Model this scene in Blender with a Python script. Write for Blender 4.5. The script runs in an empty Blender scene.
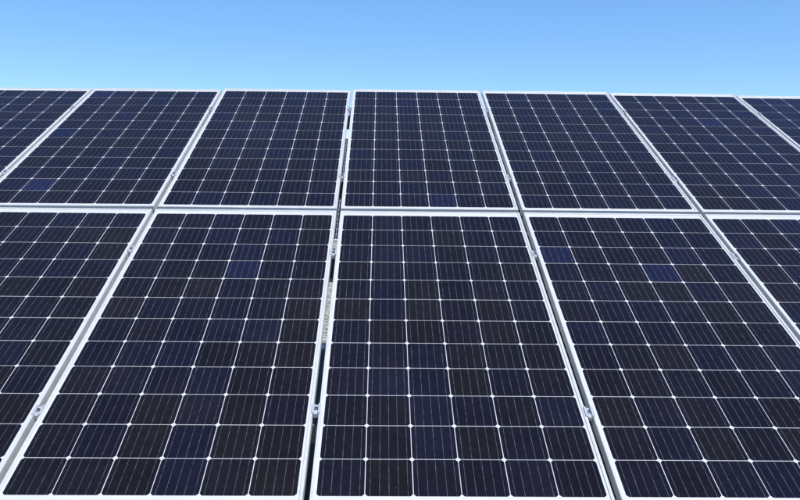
import bpy, math, random
from mathutils import Matrix, Vector

random.seed(7)
scene = bpy.context.scene
C = scene.collection

# ------------------------------------------------------------------ camera
BASE_Z = 0.68                     # height of the lower cell edge above ground
TILT = math.radians(25.0)         # slope of the array
PITCH = 0.159                     # cell pitch
cam = bpy.data.cameras.new('camera')
cam_o = bpy.data.objects.new('camera', cam); C.objects.link(cam_o)
cam.sensor_width = 36.0
cam.lens = 32.843
cam.shift_x = 0.01072
cam.shift_y = -0.00056
cam.clip_start = 0.05
cam.clip_end = 20000
M = Matrix(((0.99984, -0.00883, -0.01550),
            (-0.01480, 0.07400, -0.99710),
            (0.00990, 0.99720, 0.07390))).to_4x4()
q = M.to_quaternion()
# the viewpoint was solved against an array at 27 degrees: turn it with the array about the lower cell edge
turn = Matrix.Rotation(TILT - math.radians(27.0), 4, 'X')
cam_o.matrix_world = Matrix.Translation((0, 0, BASE_Z)) @ turn @ Matrix.Translation((-0.2748, -2.3063, 0.9733)) @ q.to_matrix().to_4x4()
scene.camera = cam_o

# ------------------------------------------------------------------ sky, sun, exposure
SUN_EL = math.radians(56.0)
SUN_AZ = math.radians(146.0)      # clockwise from +Y: behind the viewer, to the right
world = bpy.data.worlds.new('World'); scene.world = world
world.use_nodes = True
wn = world.node_tree; wn.nodes.clear()
sky = wn.nodes.new('ShaderNodeTexSky')
sky.sky_type = 'NISHITA'; sky.sun_disc = False
sky.sun_elevation = SUN_EL; sky.sun_rotation = SUN_AZ
sky.altitude = 3000.0; sky.air_density = 0.7; sky.dust_density = 0.0; sky.ozone_density = 3.0
hs = wn.nodes.new('ShaderNodeHueSaturation')
hs.inputs['Hue'].default_value = 0.503
hs.inputs['Saturation'].default_value = 1.55
hs.inputs['Value'].default_value = 2.22
gm = wn.nodes.new('ShaderNodeGamma'); gm.inputs['Gamma'].default_value = 0.55
bg = wn.nodes.new('ShaderNodeBackground'); bg.inputs['Strength'].default_value = 0.15
wo = wn.nodes.new('ShaderNodeOutputWorld')
wn.links.new(sky.outputs[0], gm.inputs['Color'])
wn.links.new(gm.outputs[0], hs.inputs['Color'])
wn.links.new(hs.outputs[0], bg.inputs['Color'])
wn.links.new(bg.outputs[0], wo.inputs[0])

sun = bpy.data.lights.new('sun', 'SUN')
sun.energy = 3.5; sun.angle = math.radians(0.53); sun.color = (1.0, 0.965, 0.91)
sun_o = bpy.data.objects.new('sun', sun); C.objects.link(sun_o)
sd = Vector((math.sin(SUN_AZ) * math.cos(SUN_EL), math.cos(SUN_AZ) * math.cos(SUN_EL), math.sin(SUN_EL)))
sun_o.rotation_euler = sd.to_track_quat('Z', 'Y').to_euler()
sun_o.location = sd * 30

vs = scene.view_settings
vs.view_transform = 'Standard'; vs.look = 'None'; vs.exposure = 0.4; vs.gamma = 1.0
vs.use_curve_mapping = False
scene.render.resolution_x = 1024; scene.render.resolution_y = 640

# ------------------------------------------------------------------ materials
def new_mat(name):
    m = bpy.data.materials.new(name); m.use_nodes = True
    nt = m.node_tree
    return m, nt, nt.nodes['Principled BSDF']

def N(nt, kind, **kw):
    n = nt.nodes.new(kind)
    for k, v in kw.items(): setattr(n, k, v)
    return n

def noise(nt, coord, scale, detail=4.0, rough=0.55):
    n = N(nt, 'ShaderNodeTexNoise'); n.inputs['Scale'].default_value = scale
    n.inputs['Detail'].default_value = detail; n.inputs['Roughness'].default_value = rough
    nt.links.new(coord, n.inputs['Vector'])
    return n

def ramp(nt, fac, stops):
    r = N(nt, 'ShaderNodeValToRGB')
    e = r.color_ramp.elements
    while len(e) < len(stops): e.new(0.5)
    for i, (p, c) in enumerate(stops): e[i].position = p; e[i].color = (*c, 1)
    nt.links.new(fac, r.inputs['Fac'])
    return r

def mixc(nt, fac, a, b, blend='MIX'):
    n = N(nt, 'ShaderNodeMix', data_type='RGBA', blend_type=blend)
    for key, val in (('Factor', fac), ('A', a), ('B', b)):
        s = [i for i in n.inputs if i.name == key and (key == 'Factor' and i.type == 'VALUE' or i.type == 'RGBA')][0]
        if isinstance(val, (int, float)): s.default_value = val
        elif isinstance(val, tuple): s.default_value = (*val, 1)
        else: nt.links.new(val, s)
    return [o for o in n.outputs if o.type == 'RGBA'][0]

def world_pos(nt):
    return N(nt, 'ShaderNodeNewGeometry').outputs['Position']

# the silicon cells under solar glass: dark nitride blue, its tint differing from wafer to wafer
def make_cell_mat():
    m, nt, b = new_mat('silicon_cell')
    L = nt.links
    oi = N(nt, 'ShaderNodeObjectInfo')
    tc = N(nt, 'ShaderNodeTexCoord')
    # nitride coating thins towards the wafer rim: a bluer border
    sep = N(nt, 'ShaderNodeSeparateXYZ'); L.new(tc.outputs['Object'], sep.inputs[0])
    ax = N(nt, 'ShaderNodeMath', operation='ABSOLUTE'); L.new(sep.outputs['X'], ax.inputs[0])
    ay = N(nt, 'ShaderNodeMath', operation='ABSOLUTE'); L.new(sep.outputs['Y'], ay.inputs[0])
    mx = N(nt, 'ShaderNodeMath', operation='MAXIMUM'); L.new(ax.outputs[0], mx.inputs[0]); L.new(ay.outputs[0], mx.inputs[1])
    mr = N(nt, 'ShaderNodeMapRange'); mr.inputs['From Min'].default_value = 0.060; mr.inputs['From Max'].default_value = 0.079
    L.new(mx.outputs[0], mr.inputs['Value'])
    pos = world_pos(nt)
    n1 = noise(nt, pos, 9.0, 3.0)
    rim = N(nt, 'ShaderNodeMath', operation='MULTIPLY'); L.new(mr.outputs[0], rim.inputs[0]); L.new(n1.outputs['Fac'], rim.inputs[1])
    rim2 = N(nt, 'ShaderNodeMath', operation='MULTIPLY'); L.new(rim.outputs[0], rim2.inputs[0]); rim2.inputs[1].default_value = 0.55
    col = mixc(nt, rim2.outputs[0], oi.outputs['Color'], (0.0075, 0.0085, 0.024))
    # the tint drifts softly across the wafers
    n3 = noise(nt, pos, 5.5, 2.0)
    dft = ramp(nt, n3.outputs['Fac'], [(0.35, (0.05, 0.05, 0.05)), (0.65, (0.38, 0.38, 0.38))])
    col = mixc(nt, dft.outputs['Color'], col, (0.0087, 0.0075, 0.0106))
    # mottling inside the wafer
    n2 = noise(nt, pos, 45.0, 3.0)
    mot = ramp(nt, n2.outputs['Fac'], [(0.3, (0.80, 0.80, 0.80)), (0.7, (1.22, 1.2, 1.18))])
    col = mixc(nt, 1.0, col, mot.outputs['Color'], 'MULTIPLY')
    # a film of dust and a few specks lying on the glass
    d1 = noise(nt, pos, 2.2, 6.0, 0.6)
    dr = ramp(nt, d1.outputs['Fac'], [(0.42, (0.0, 0.0, 0.0)), (0.75, (0.009, 0.009, 0.009))])
    v = N(nt, 'ShaderNodeTexVoronoi', feature='F1'); v.inputs['Scale'].default_value = 28.0; L.new(pos, v.inputs['Vector'])
    sp = ramp(nt, v.outputs['Distance'], [(0.030, (0.30, 0.30, 0.30)), (0.055, (0.0, 0.0, 0.0))])
    d2 = noise(nt, pos, 6.0, 2.0)
    gate = ramp(nt, d2.outputs['Fac'], [(0.60, (0, 0, 0)), (0.66, (1, 1, 1))])
    spk = N(nt, 'ShaderNodeMath', operation='MULTIPLY'); L.new(sp.outputs['Color'], spk.inputs[0]); L.new(gate.outputs['Color'], spk.inputs[1])
    add = N(nt, 'ShaderNodeMath', operation='ADD'); L.new(dr.outputs['Color'], add.inputs[0]); L.new(spk.outputs[0], add.inputs[1])
    col = mixc(nt, add.outputs[0], col, (0.42, 0.40, 0.37))
    L.new(col, b.inputs['Base Color'])
    b.inputs['Roughness'].default_value = 0.6
    b.inputs['Specular IOR Level'].default_value = 0.0
    # front glass with an anti-reflective coating: weak, faintly violet mirror growing towards grazing view
    gl = N(nt, 'ShaderNodeBsdfGlossy'); gl.inputs['Color'].default_value = (0.90, 0.80, 1.0, 1)
    rr = N(nt, 'ShaderNodeMapRange'); L.new(d1.outputs['Fac'], rr.inputs['Value'])
    rr.inputs['To Min'].default_value = 0.03; rr.inputs['To Max'].default_value = 0.14
    L.new(rr.outputs[0], gl.inputs['Roughness'])
    fr = N(nt, 'ShaderNodeFresnel'); fr.inputs['IOR'].default_value = 1.36
    fw = N(nt, 'ShaderNodeMath', operation='MULTIPLY'); L.new(fr.outputs[0], fw.inputs[0]); fw.inputs[1].default_value = 0.72
    ms = N(nt, 'ShaderNodeMixShader')
    L.new(fw.outputs[0], ms.inputs[0]); L.new(b.outputs[0], ms.inputs[1]); L.new(gl.outputs[0], ms.inputs[2])
    L.new(ms.outputs[0], nt.nodes['Material Output'].inputs['Surface'])
    return m

def make_plain(name, col, rough=0.5, metal=0.0, coat=0.0, var=0.12, scale=12.0, dirt=None):
    m, nt, b = new_mat(name)
    pos = world_pos(nt)
    n1 = noise(nt, pos, scale, 5.0)
    lo = tuple(c * (1 - var) for c in col); hi = tuple(min(1, c * (1 + var)) for c in col)
    r = ramp(nt, n1.outputs['Fac'], [(0.3, lo), (0.7, hi)])
    out = r.outputs['Color']
    if dirt:
        n2 = noise(nt, pos, 38.0, 6.0, 0.7)
        g = ramp(nt, n2.outputs['Fac'], [(0.58, (0, 0, 0)), (0.80, (0.5, 0.5, 0.5))])
        out = mixc(nt, g.outputs['Color'], out, dirt)
    nt.links.new(out, b.inputs['Base Color'])
    b.inputs['Roughness'].default_value = rough
    b.inputs['Metallic'].default_value = metal
    b.inputs['Coat Weight'].default_value = coat
    b.inputs['Coat Roughness'].default_value = 0.08
    rr = N(nt, 'ShaderNodeMapRange'); nt.links.new(n1.outputs['Fac'], rr.inputs['Value'])
    rr.inputs['To Min'].default_value = max(0.05, rough - 0.1); rr.inputs['To Max'].default_value = rough + 0.1
    nt.links.new(rr.outputs[0], b.inputs['Roughness'])
    return m

MAT = {}
MAT['cell'] = make_cell_mat()
MAT['busbar'] = make_plain('tinned_ribbon', (0.165, 0.165, 0.185), 0.45, 0.2, 0.3, 0.85, 40.0)  # strong colour noise imitates broken glints along the ribbons
MAT['sheet'] = make_plain('white_backsheet', (0.59, 0.582, 0.565), 0.6, 0.0, 0.4, 0.05, 6.0)
MAT['frame'] = make_plain('anodised_aluminium', (0.62, 0.612, 0.597), 0.42, 0.15, 0.0, 0.06, 14.0, (0.55, 0.53, 0.50))
MAT['clamp'] = make_plain('clamp_aluminium', (0.52, 0.53, 0.55), 0.42, 0.3, 0.0, 0.10, 60.0, (0.45, 0.44, 0.42))
MAT['bolt'] = make_plain('bolt_steel', (0.38, 0.39, 0.42), 0.30, 0.9, 0.0, 0.2, 90.0)
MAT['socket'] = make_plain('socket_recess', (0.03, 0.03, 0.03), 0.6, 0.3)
MAT['steel'] = make_plain('galvanised_steel', (0.15, 0.152, 0.155), 0.55, 0.4, 0.0, 0.2, 16.0, (0.12, 0.10, 0.085))
MAT['concrete'] = make_plain('footing_concrete', (0.36, 0.35, 0.33), 0.9, 0.0, 0.0, 0.15, 8.0)

def make_gravel():
    m, nt, b = new_mat('gravel_ground')
    L = nt.links
    pos = world_pos(nt)
    v = N(nt, 'ShaderNodeTexVoronoi', feature='F1'); v.inputs['Scale'].default_value = 19.0; L.new(pos, v.inputs['Vector'])
    sepc = N(nt, 'ShaderNodeSeparateColor'); L.new(v.outputs['Color'], sepc.inputs[0])
    stone = ramp(nt, sepc.outputs[0], [(0.0, (0.13, 0.12, 0.10)), (0.45, (0.36, 0.33, 0.29)), (1.0, (0.60, 0.57, 0.51))])
    big = noise(nt, pos, 0.6, 5.0)
    tone = ramp(nt, big.outputs['Fac'], [(0.3, (0.82, 0.80, 0.76)), (0.7, (1.08, 1.06, 1.02))])
    col = mixc(nt, 1.0, stone.outputs['Color'], tone.outputs['Color'], 'MULTIPLY')
    L.new(col, b.inputs['Base Color']); b.inputs['Roughness'].default_value = 0.95
    bp = N(nt, 'ShaderNodeBump', invert=True); bp.inputs['Strength'].default_value = 0.9; bp.inputs['Distance'].default_value = 0.03
    L.new(v.outputs['Distance'], bp.inputs['Height']); L.new(bp.outputs[0], b.inputs['Normal'])
    return m
MAT['gravel'] = make_gravel()

# ------------------------------------------------------------------ mesh helpers
def mesh(name, verts, faces, mats, idx=None, smooth=False):
    me = bpy.data.meshes.new(name)
    me.from_pydata(verts, [], faces)
    for m in mats: me.materials.append(MAT[m])
    if idx:
        for p, i in zip(me.polygons, idx): p.material_index = i
    if smooth:
        for p in me.polygons: p.use_smooth = True
    me.update()
    return me

def link(name, me, parent=None, loc=(0, 0, 0), rot=(0, 0, 0)):
    o = bpy.data.objects.new(name, me); C.objects.link(o)
    o.parent = parent; o.location = loc; o.rotation_euler = rot
    return o

def tag(o, label, cat, group=None):
    o['label'] = label; o['category'] = cat
    if group: o['group'] = group
    return o

def box_vf(x0, x1, y0, y1, z0, z1, vs_=None, fs_=None):
    vs_ = vs_ if vs_ is not None else []; fs_ = fs_ if fs_ is not None else []
    n = len(vs_)
    vs_ += [(x, y, z) for z in (z0, z1) for y in (y0, y1) for x in (x0, x1)]
    fs_ += [tuple(n + i for i in f) for f in ((0, 2, 3, 1), (4, 5, 7, 6), (0, 1, 5, 4), (2, 6, 7, 3), (0, 4, 6, 2), (1, 3, 7, 5))]
    return vs_, fs_

def prism(profile, ends):
    """closed profile [(a, z)], ends(a) -> (start, end) along the run; the run is local X, a is local Y"""
    n = len(profile); v = []
    for k in (0, 1):
        for a, z in profile: v.append((ends(a)[k], a, z))
    f = [(i, (i + 1) % n, n + (i + 1) % n, n + i) for i in range(n)]
    f += [tuple(range(n - 1, -1, -1)), tuple(range(n, 2 * n))]
    return v, f

def cyl(r0, r1, z0, z1, n=12, v=None, f=None):
    v = v if v is not None else []; f = f if f is not None else []
    b = len(v)
    for r, z in ((r0, z0), (r1, z1)):
        for i in range(n):
            a = 2 * math.pi * i / n; v.append((r * math.cos(a), r * math.sin(a), z))
    f += [(b + i, b + (i + 1) % n, b + n + (i + 1) % n, b + n + i) for i in range(n)]
    f += [tuple(b + i for i in range(n - 1, -1, -1)), tuple(b + n + i for i in range(n))]
    return v, f

# ------------------------------------------------------------------ ground
g = 6000.0
ground = link('ground', mesh('ground', [(-g, -g, 0), (g, -g, 0), (g, g, 0), (-g, g, 0)], [(0, 1, 2, 3)], ['gravel']))
ground['kind'] = 'structure'

# dark sheets added on the ground so the shade beneath both arrays reads near-black
MAT['mat'] = make_plain('shade_sheet', (0.018, 0.018, 0.018), 0.85, 0.0, 0.0, 0.35, 30.0, (0.07, 0.065, 0.055))
def shade_sheet(x0, x1, y0, y1):
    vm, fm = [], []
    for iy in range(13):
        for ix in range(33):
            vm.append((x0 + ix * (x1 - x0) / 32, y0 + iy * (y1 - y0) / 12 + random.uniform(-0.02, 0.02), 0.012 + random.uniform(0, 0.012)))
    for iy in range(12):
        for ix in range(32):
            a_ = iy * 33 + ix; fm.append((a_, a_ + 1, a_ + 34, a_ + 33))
    shade_o = link('shade_sheet', mesh('shade_sheet', vm, fm, ['mat']))
    shade_o['kind'] = 'structure'
shade_sheet(-5.0, 5.0, -0.1, 4.6)
shade_sheet(-3.2, 1.3, 8.9, 13.0)

# ------------------------------------------------------------------ array geometry
CW, CH = 6 * PITCH, 12 * PITCH              # cell field
SIDE, BOT, TOP = 0.0192, 0.030, 0.046       # margins to the outer frame edge
PW, PH = CW + 2 * SIDE, CH + BOT + TOP      # panel
STEP_U = CW + 0.0609
STEP_V = CH + 0.1058
DEPTH = 0.040
ROT = (TILT, 0, 0)

def arr(u, v, n=0.0, y0=0.0, z0=BASE_Z, x0=0.0):
    return (x0 + u, y0 + v * math.cos(TILT) - n * math.sin(TILT), z0 + v * math.sin(TILT) + n * math.cos(TILT))

# --- one wafer: octagonal outline with rounded corners, cut into strips by five ribbons
def cell_mesh():
    hw, hh = (PITCH - 0.0028) / 2, (PITCH - 0.0026) / 2
    ch = 0.0085
    bw = 0.00040
    bus = [(-2 + k) * 0.0312 for k in range(5)]
    def top(x):
        d = abs(x) - (hw - ch)
        if d <= 0: return hh
        t = d / ch                                    # gentle arc of the round wafer
        return hh - ch * (0.80 * t + 0.20 * t * t)
    cuts = [(-hw, 0)]
    xs = [-hw, -hw + ch * 0.35, -hw + ch * 0.7, -hw + ch]
    for b_ in bus: xs += [b_ - bw, b_ + bw]
    xs += [hw - ch, hw - ch * 0.7, hw - ch * 0.35, hw]
    v, f, idx = [], [], []
    for x in xs: v += [(x, -top(x), 0), (x, top(x), 0)]
    for i in range(len(xs) - 1):
        f.append((2 * i, 2 * i + 2, 2 * i + 3, 2 * i + 1))
        mid = (xs[i] + xs[i + 1]) / 2
        idx.append(1 if any(abs(mid - b_) < bw * 0.5 for b_ in bus) else 0)
    # thin rim
    ring = [2 * i for i in range(len(xs))] + [2 * i + 1 for i in reversed(range(len(xs)))]
    n0 = len(v)
    v += [(v[r][0], v[r][1], -0.0006) for r in ring]
    for k in range(len(ring)):
        k2 = (k + 1) % len(ring)
        f.append((ring[k2], ring[k], n0 + k, n0 + k2)); idx.append(0)
    return mesh('cell', v, f, ['cell', 'busbar'], idx)

# --- frame bars with mitred corners (profile: outer wall, lip over the glass, bottom flange)
PROF = [(0, -DEPTH), (0.024, -DEPTH), (0.024, -DEPTH + 0.002), (0.002, -DEPTH + 0.002), (0.002, -0.008), (0.0112, -0.008),
        (0.0112, -0.0007), (0.0104, 0), (0.0012, 0), (0, -0.0012)]
def bar_mesh(length):
    v, f = prism(PROF, lambda a: (-length / 2 + a + 0.0002, length / 2 - a - 0.0002))
    return mesh('frame_bar', v, f, ['frame'])

ME_CELL = cell_mesh()
ME_BAR_S = bar_mesh(PW)
ME_BAR_L = bar_mesh(PH)
v, f = box_vf(-PW / 2 + 0.005, PW / 2 - 0.005, 0.005, PH - 0.005, -0.0078, -0.0042)
ME_SHEET = mesh('backsheet', v, f, ['sheet'])  # opaque white sheet below the cells; no separate cover glass
# cross ribbons at both ends of the strings, lying on the white sheet above and below the wafers
JB = box_vf(-0.055, 0.055, -0.02, 0.075, -0.030, -0.0079)
ME_JB = mesh('junction_box', *JB, ['socket'])

TONE = {'k': (0.0102, 0.0084, 0.0078), 'n': (0.0088, 0.0075, 0.0100), 'm': (0.0085, 0.0076, 0.0126),
        'b': (0.0085, 0.0081, 0.0172), 'B': (0.0105, 0.0122, 0.0390)}
# wafers that stand out in the photograph: (row from the top, column from the left)
SPECIAL = {
    (0, 1): {'b': [(2, 6), (5, 5), (8, 6)], 'k': [(4, 6), (10, 6)]},
    (1, 1): {'B': [(1, 1), (6, 1), (11, 2)], 'b': [(4, 3), (9, 4), (10, 3), (10, 1), (2, 4), (6, 3)], 'k': [(7, 1), (11, 5), (12, 5), (12, 6), (11, 6)]},
    (2, 1): {'b': [(1, 4), (2, 4), (5, 3), (5, 2), (6, 4), (8, 4), (12, 4)], 'k': [(6, 5), (7, 5), (9, 1), (10, 2), (9, 3), (4, 2)]},
    (3, 1): {'B': [(12, 4)], 'b': [(2, 3), (8, 1), (11, 3)], 'k': [(6, 1), (7, 1), (10, 5), (5, 4), (8, 4), (9, 4)]},
    (4, 1): {'b': [(6, 5), (8, 2), (11, 6), (12, 6), (3, 4), (9, 1)], 'k': [(2, 5), (4, 5)]},
    (5, 1): {'B': [(4, 4)], 'b': [(7, 5), (8, 4), (10, 5), (10, 6), (12, 4), (6, 4), (9, 5), (8, 5)], 'k': [(11, 1), (12, 1), (12, 2), (11, 2), (9, 2), (7, 1)]},
    (6, 1): {'b': [(r, c) for r in range(1, 9) for c in (1, 2, 3)]},  # sky sheen on this panel put into its cell tint
    (1, 0): {'b': [(3, 5), (4, 5), (8, 5), (7, 4)], 'k': [(2, 5), (5, 6), (10, 6)]},
    (2, 0): {'B': [(4, 4)], 'b': [(1, 3), (2, 3), (3, 3), (3, 4), (5, 4), (6, 4), (7, 4), (6, 2), (8, 2), (7, 3), (8, 3), (9, 4), (12, 4), (2, 5), (11, 4)],
             'k': [(1, 6), (2, 6), (5, 2), (7, 6), (6, 6), (8, 6), (10, 5), (11, 6), (12, 6), (9, 5)]},
    (3, 0): {'b': [(8, 3), (9, 3), (9, 2), (5, 2), (6, 2), (3, 2), (3, 3), (10, 6), (10, 3), (11, 3)], 'k': [(11, 4), (9, 4), (8, 4), (4, 1), (2, 4), (6, 5)]},
    (4, 0): {'B': [(3, 1), (4, 4)], 'b': [(3, 5), (2, 5), (5, 5), (5, 2), (7, 1), (8, 4), (9, 6), (11, 2), (6, 3), (10, 6), (12, 4)],
             'k': [(8, 3), (7, 5), (11, 3), (5, 3), (4, 5), (6, 5), (1, 3), (10, 5), (5, 4)]},
    (5, 0): {'b': [(4, 4), (6, 1)], 'k': [(4, 1), (2, 2)]},
}

def cell_tone(col, row, r, c, rnd):
    for t, lst in SPECIAL.get((col, row), {}).items():
        if (r, c) in lst: return t
    return rnd.choices('knmb', (0.20, 0.47, 0.29, 0.04))[0]

# the upper panels do not lie dead flat: each is packed up or sunk a little at its top end
LEAN = {0: -0.50, 1: -0.34, 2: 0.0, 3: 0.20, 4: 0.20, 5: 0.0, 6: -0.22}
def lean(col, row): return math.radians(LEAN[col]) if row else 0.0

def make_panel(col, row, label):
    rnd = random.Random(100 * col + row + 5)
    root = bpy.data.objects.new('solar_panel', None); C.objects.link(root)
    root.empty_display_size = 0.2
    root.location = arr((col - 3) * STEP_U, row * STEP_V - BOT, rnd.uniform(-0.0008, 0.0008))
    root.rotation_euler = (TILT + lean(col, row) + math.radians(rnd.uniform(-0.04, 0.04)), math.radians(rnd.uniform(-0.12, 0.12)), 0)
    tag(root, label, 'solar panel', 'solar panels mounted in two rows on the tilted rack')
    link('frame_bar', ME_BAR_S, root, (0, 0, 0))
    link('frame_bar', ME_BAR_S, root, (0, PH, 0), (0, 0, math.pi))
    link('frame_bar', ME_BAR_L, root, (PW / 2, PH / 2, 0), (0, 0, math.pi / 2))
    link('frame_bar', ME_BAR_L, root, (-PW / 2, PH / 2, 0), (0, 0, -math.pi / 2))
    link('backsheet', ME_SHEET, root)
    link('junction_box', ME_JB, root, (0, PH - 0.22, 0))
    for j in range(12):
        for i in range(6):
            o = link('cell', ME_CELL, root, ((i - 2.5) * PITCH + rnd.uniform(-2.5e-4, 2.5e-4), BOT + (11.5 - j) * PITCH + rnd.uniform(-2.5e-4, 2.5e-4), -0.0037))
            t = TONE[cell_tone(col, row, j + 1, i + 1, rnd)]
            k = rnd.uniform(0.86, 1.16)
            o.color = (t[0] * k, t[1] * k, t[2] * k * rnd.uniform(0.92, 1.08), 1)
    return root

LABELS = {
    (0, 1): 'leftmost solar panel of the upper row, cut off by the left picture edge',
    (1, 1): 'second upper solar panel from the left, with three brighter blue cells',
    (2, 1): 'third upper solar panel from the left, its right side bordering the sky gap',
    (3, 1): 'fourth upper solar panel from the left, one bright blue cell in its bottom row',
    (4, 1): 'fifth upper solar panel from the left, right of the one with a blue bottom cell',
    (5, 1): 'sixth upper solar panel from the left, next to the cut-off right-hand one',
    (6, 1): 'rightmost bluish solar panel of the upper row, cut off by the right picture edge',
    (0, 0): 'lower-row solar panel directly beneath the leftmost upper panel, outside the picture',
    (1, 0): 'lower-row solar panel cut off by the left picture edge, below the second upper panel',
    (2, 0): 'large lower-row solar panel left of the open gap, a column of blue cells in it',
    (3, 0): 'front centre solar panel of the lower row, right of the open gap',
    (4, 0): 'lower-row solar panel right of the front centre one, two bright blue cells in it',
    (5, 0): 'lower-row solar panel cut off by the right picture edge, below the sixth upper panel',
    (6, 0): 'lower-row solar panel directly beneath the rightmost upper panel, outside the picture',
}
for key, lab in LABELS.items(): make_panel(key[0], key[1], lab)

# ------------------------------------------------------------------ mid clamps on the seams
def clamp_meshes():
    # hat profile across the seam (a = across, z), extruded along the seam
    t = 0.003
    prof = [(-0.0165, 0.0006), (-0.0105, 0.0006), (-0.0095, -0.022), (0.0095, -0.022), (0.0105, 0.0006), (0.0165, 0.0006),
            (0.0165, 0.0036), (0.0080, 0.0036), (0.0072, -0.0040), (-0.0072, -0.0040), (-0.0080, 0.0036), (-0.0165, 0.0036)]
    n = len(prof); L = 0.025
    v = [(a, -L, z) for a, z in prof] + [(a, L, z) for a, z in prof]
    f = [(i, n + i, n + (i + 1) % n, (i + 1) % n) for i in range(n)]
    tri = [(0, 1, 10, 11), (1, 2, 9, 10), (2, 3, 8, 9), (3, 4, 7, 8), (4, 5, 6, 7)]
    f += [q_ for q_ in tri] + [tuple(n + i for i in reversed(q_)) for q_ in tri]
    body = mesh('clamp_body', v, f, ['clamp'])
    v, f = cyl(0.0068, 0.0062, -0.0040, 0.0052, 14)
    cyl(0.0040, 0.0040, -0.085, -0.0041, 10, v, f)
    bolt = mesh('bolt', v, f, ['bolt'])
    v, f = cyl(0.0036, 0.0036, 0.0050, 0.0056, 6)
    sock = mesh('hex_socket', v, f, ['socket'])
    return body, bolt, sock
ME_CB, ME_BOLT, ME_SOCK = clamp_meshes()
CLAMP_V = (2.48 * PITCH, 9.56 * PITCH)
UP = ['leftmost', 'second', 'third', 'fourth', 'fifth', 'sixth', 'rightmost']
LOW = ['outer left', 'left cut-off', 'open-gap left', 'front centre', 'two-blue-cell', 'right cut-off', 'outer right']
for row in (1, 0):
    for s in range(6):
        for k, vv in enumerate(CLAMP_V):
            rt = bpy.data.objects.new('panel_clamp', None); C.objects.link(rt)
            rt.empty_display_size = 0.05
            rt.location = arr((s - 2.5) * STEP_U + random.uniform(-0.001, 0.001), row * STEP_V + vv + random.uniform(-0.012, 0.012),
                              0.0009 + (vv + BOT) * max(lean(s, row), lean(s + 1, row)))
            rt.rotation_euler = (TILT, 0, 0)
            pos = 'higher' if k else 'lower'
            if row: lab = f'{pos} silver clamp on the seam between {UP[s]} and {UP[s + 1]} upper panels'
            else: lab = f'{pos} silver clamp between {LOW[s]} and {LOW[s + 1]} panels of the lower row'
            tag(rt, lab, 'clamp', 'clamps holding the solar panels')
            link('clamp_body', ME_CB, rt)
            bo = link('bolt', ME_BOLT, rt, (random.uniform(-0.0006, 0.0006), 0, 0), (0, 0, random.random()))
            link('hex_socket', ME_SOCK, bo)

# ------------------------------------------------------------------ rack under the array
def channel(length, w, h, t=0.004):
    """C channel along local X, web towards -Y, top at z = 0"""
    prof = [(-w / 2, 0), (-w / 2, -h), (w / 2, -h), (w / 2, -h + t), (-w / 2 + t, -h + t), (-w / 2 + t, -t), (w / 2, -t), (w / 2, 0)]
    return prism(prof, lambda a: (-length / 2, length / 2))

def make_rack(name, label, y0, x_c, cols, posts, clamp_rows, slope_len, group):
    root = bpy.data.objects.new(name, None); C.objects.link(root)
    root.location = (x_c, y0, 0); tag(root, label, 'rack', group)
    ln = cols * STEP_U + 0.10
    vf = channel(ln, 0.05, 0.09)
    mp = mesh('purlin', vf[0], vf[1], ['steel'])
    for pv in clamp_rows:
        p = arr(0, pv, -DEPTH - 0.017)
        link('purlin', mp, root, p, ROT)
    vf = box_vf(-0.03, 0.03, -slope_len / 2, slope_len / 2, -0.10, 0)
    mr_ = mesh('rafter', vf[0], vf[1], ['steel'])
    for px in posts:
        link('rafter', mr_, root, arr(px, slope_len / 2 + 0.12, -DEPTH - 0.017 - 0.0925), ROT)
        for pv in (0.75, slope_len - 0.55):
            top = arr(px, pv, -DEPTH - 0.017 - 0.0925 - 0.10)
            vf = box_vf(-0.04, 0.04, -0.04, 0.04, 0.0, top[2] + 0.01)
            link('post', mesh('post', vf[0], vf[1], ['steel']), root, (top[0], top[1], 0))
            cv, cf = cyl(0.17, 0.15, -0.2, 0.06, 16)
            link('footing', mesh('footing', cv, cf, ['concrete']), root, (top[0], top[1], 0))
    return root
rows_v = [CLAMP_V[0], CLAMP_V[1], STEP_V + CLAMP_V[0], STEP_V + CLAMP_V[1]]
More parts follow.
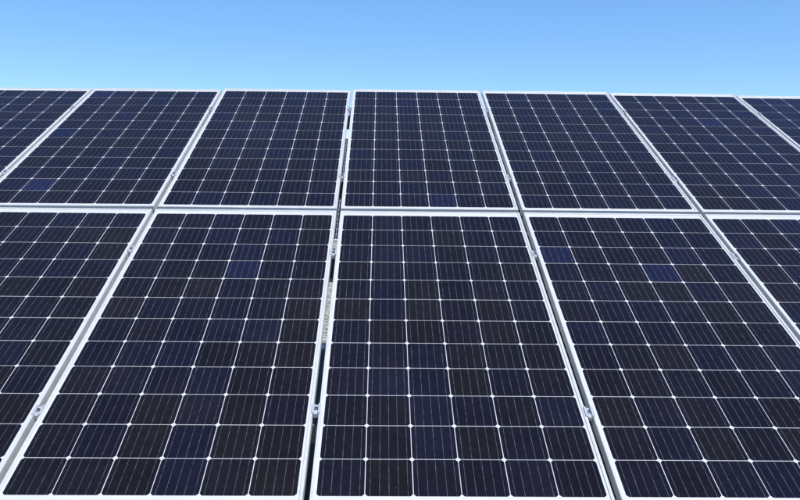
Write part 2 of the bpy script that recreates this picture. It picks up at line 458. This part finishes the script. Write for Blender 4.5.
make_rack('mounting_rack', 'steel mounting rack carrying the near solar panels, glimpsed through the open gap', 0, 0, 7,
          (-3.1, -1.95, 0.55, 2.6), rows_v, 3.85, None)

# ------------------------------------------------------------------ the next array, seen through the open gap
FAR_Y = 8.75
FAR_X = -0.95
def far_panel_mesh():
    v, f, idx = [], [], []
    box_vf(-PW / 2, PW / 2, 0, PH, -DEPTH, -0.003, v, f); idx += [0] * 6
    for (x0, x1, y0, y1) in ((-PW / 2, PW / 2, 0, 0.012), (-PW / 2, PW / 2, PH - 0.012, PH), (-PW / 2, -PW / 2 + 0.012, 0.0122, PH - 0.0122), (PW / 2 - 0.012, PW / 2, 0.0122, PH - 0.0122)):
        box_vf(x0, x1, y0, y1, -0.0028, 0, v, f); idx += [1] * 6
    n0 = len(v); hs_ = PITCH / 2 - 0.0018
    for j in range(12):
        for i in range(6):
            x, y = (i - 2.5) * PITCH, BOT + (j + 0.5) * PITCH
            n = len(v); c = 0.008
            v += [(x - hs_ + c, y - hs_, -0.002), (x + hs_ - c, y - hs_, -0.002), (x + hs_, y - hs_ + c, -0.002), (x + hs_, y + hs_ - c, -0.002),
                  (x + hs_ - c, y + hs_, -0.002), (x - hs_ + c, y + hs_, -0.002), (x - hs_, y + hs_ - c, -0.002), (x - hs_, y - hs_ + c, -0.002)]
            f.append(tuple(range(n, n + 8))); idx.append(2)
    return mesh('solar_panel', v, f, ['sheet', 'frame', 'cell'], idx)
ME_FAR = far_panel_mesh()
for cidx in (-1, 0, 1):
    for row in (0, 1):
        o = link('solar_panel', ME_FAR, None, arr(cidx * STEP_U + FAR_X, row * STEP_V - BOT, 0, FAR_Y), ROT)
        o.color = (*TONE['n'], 1)
        tag(o, ('upper-row' if row else 'lower-row') + ' panel of the distant next array, glimpsed as a dark sliver through the open gap', 'solar panel', 'solar panels of the next array behind')
make_rack('mounting_rack', 'steel rack of the distant array behind, glimpsed through the open gap', FAR_Y, FAR_X, 3, (-1.0, 1.0), rows_v, 3.85, None)
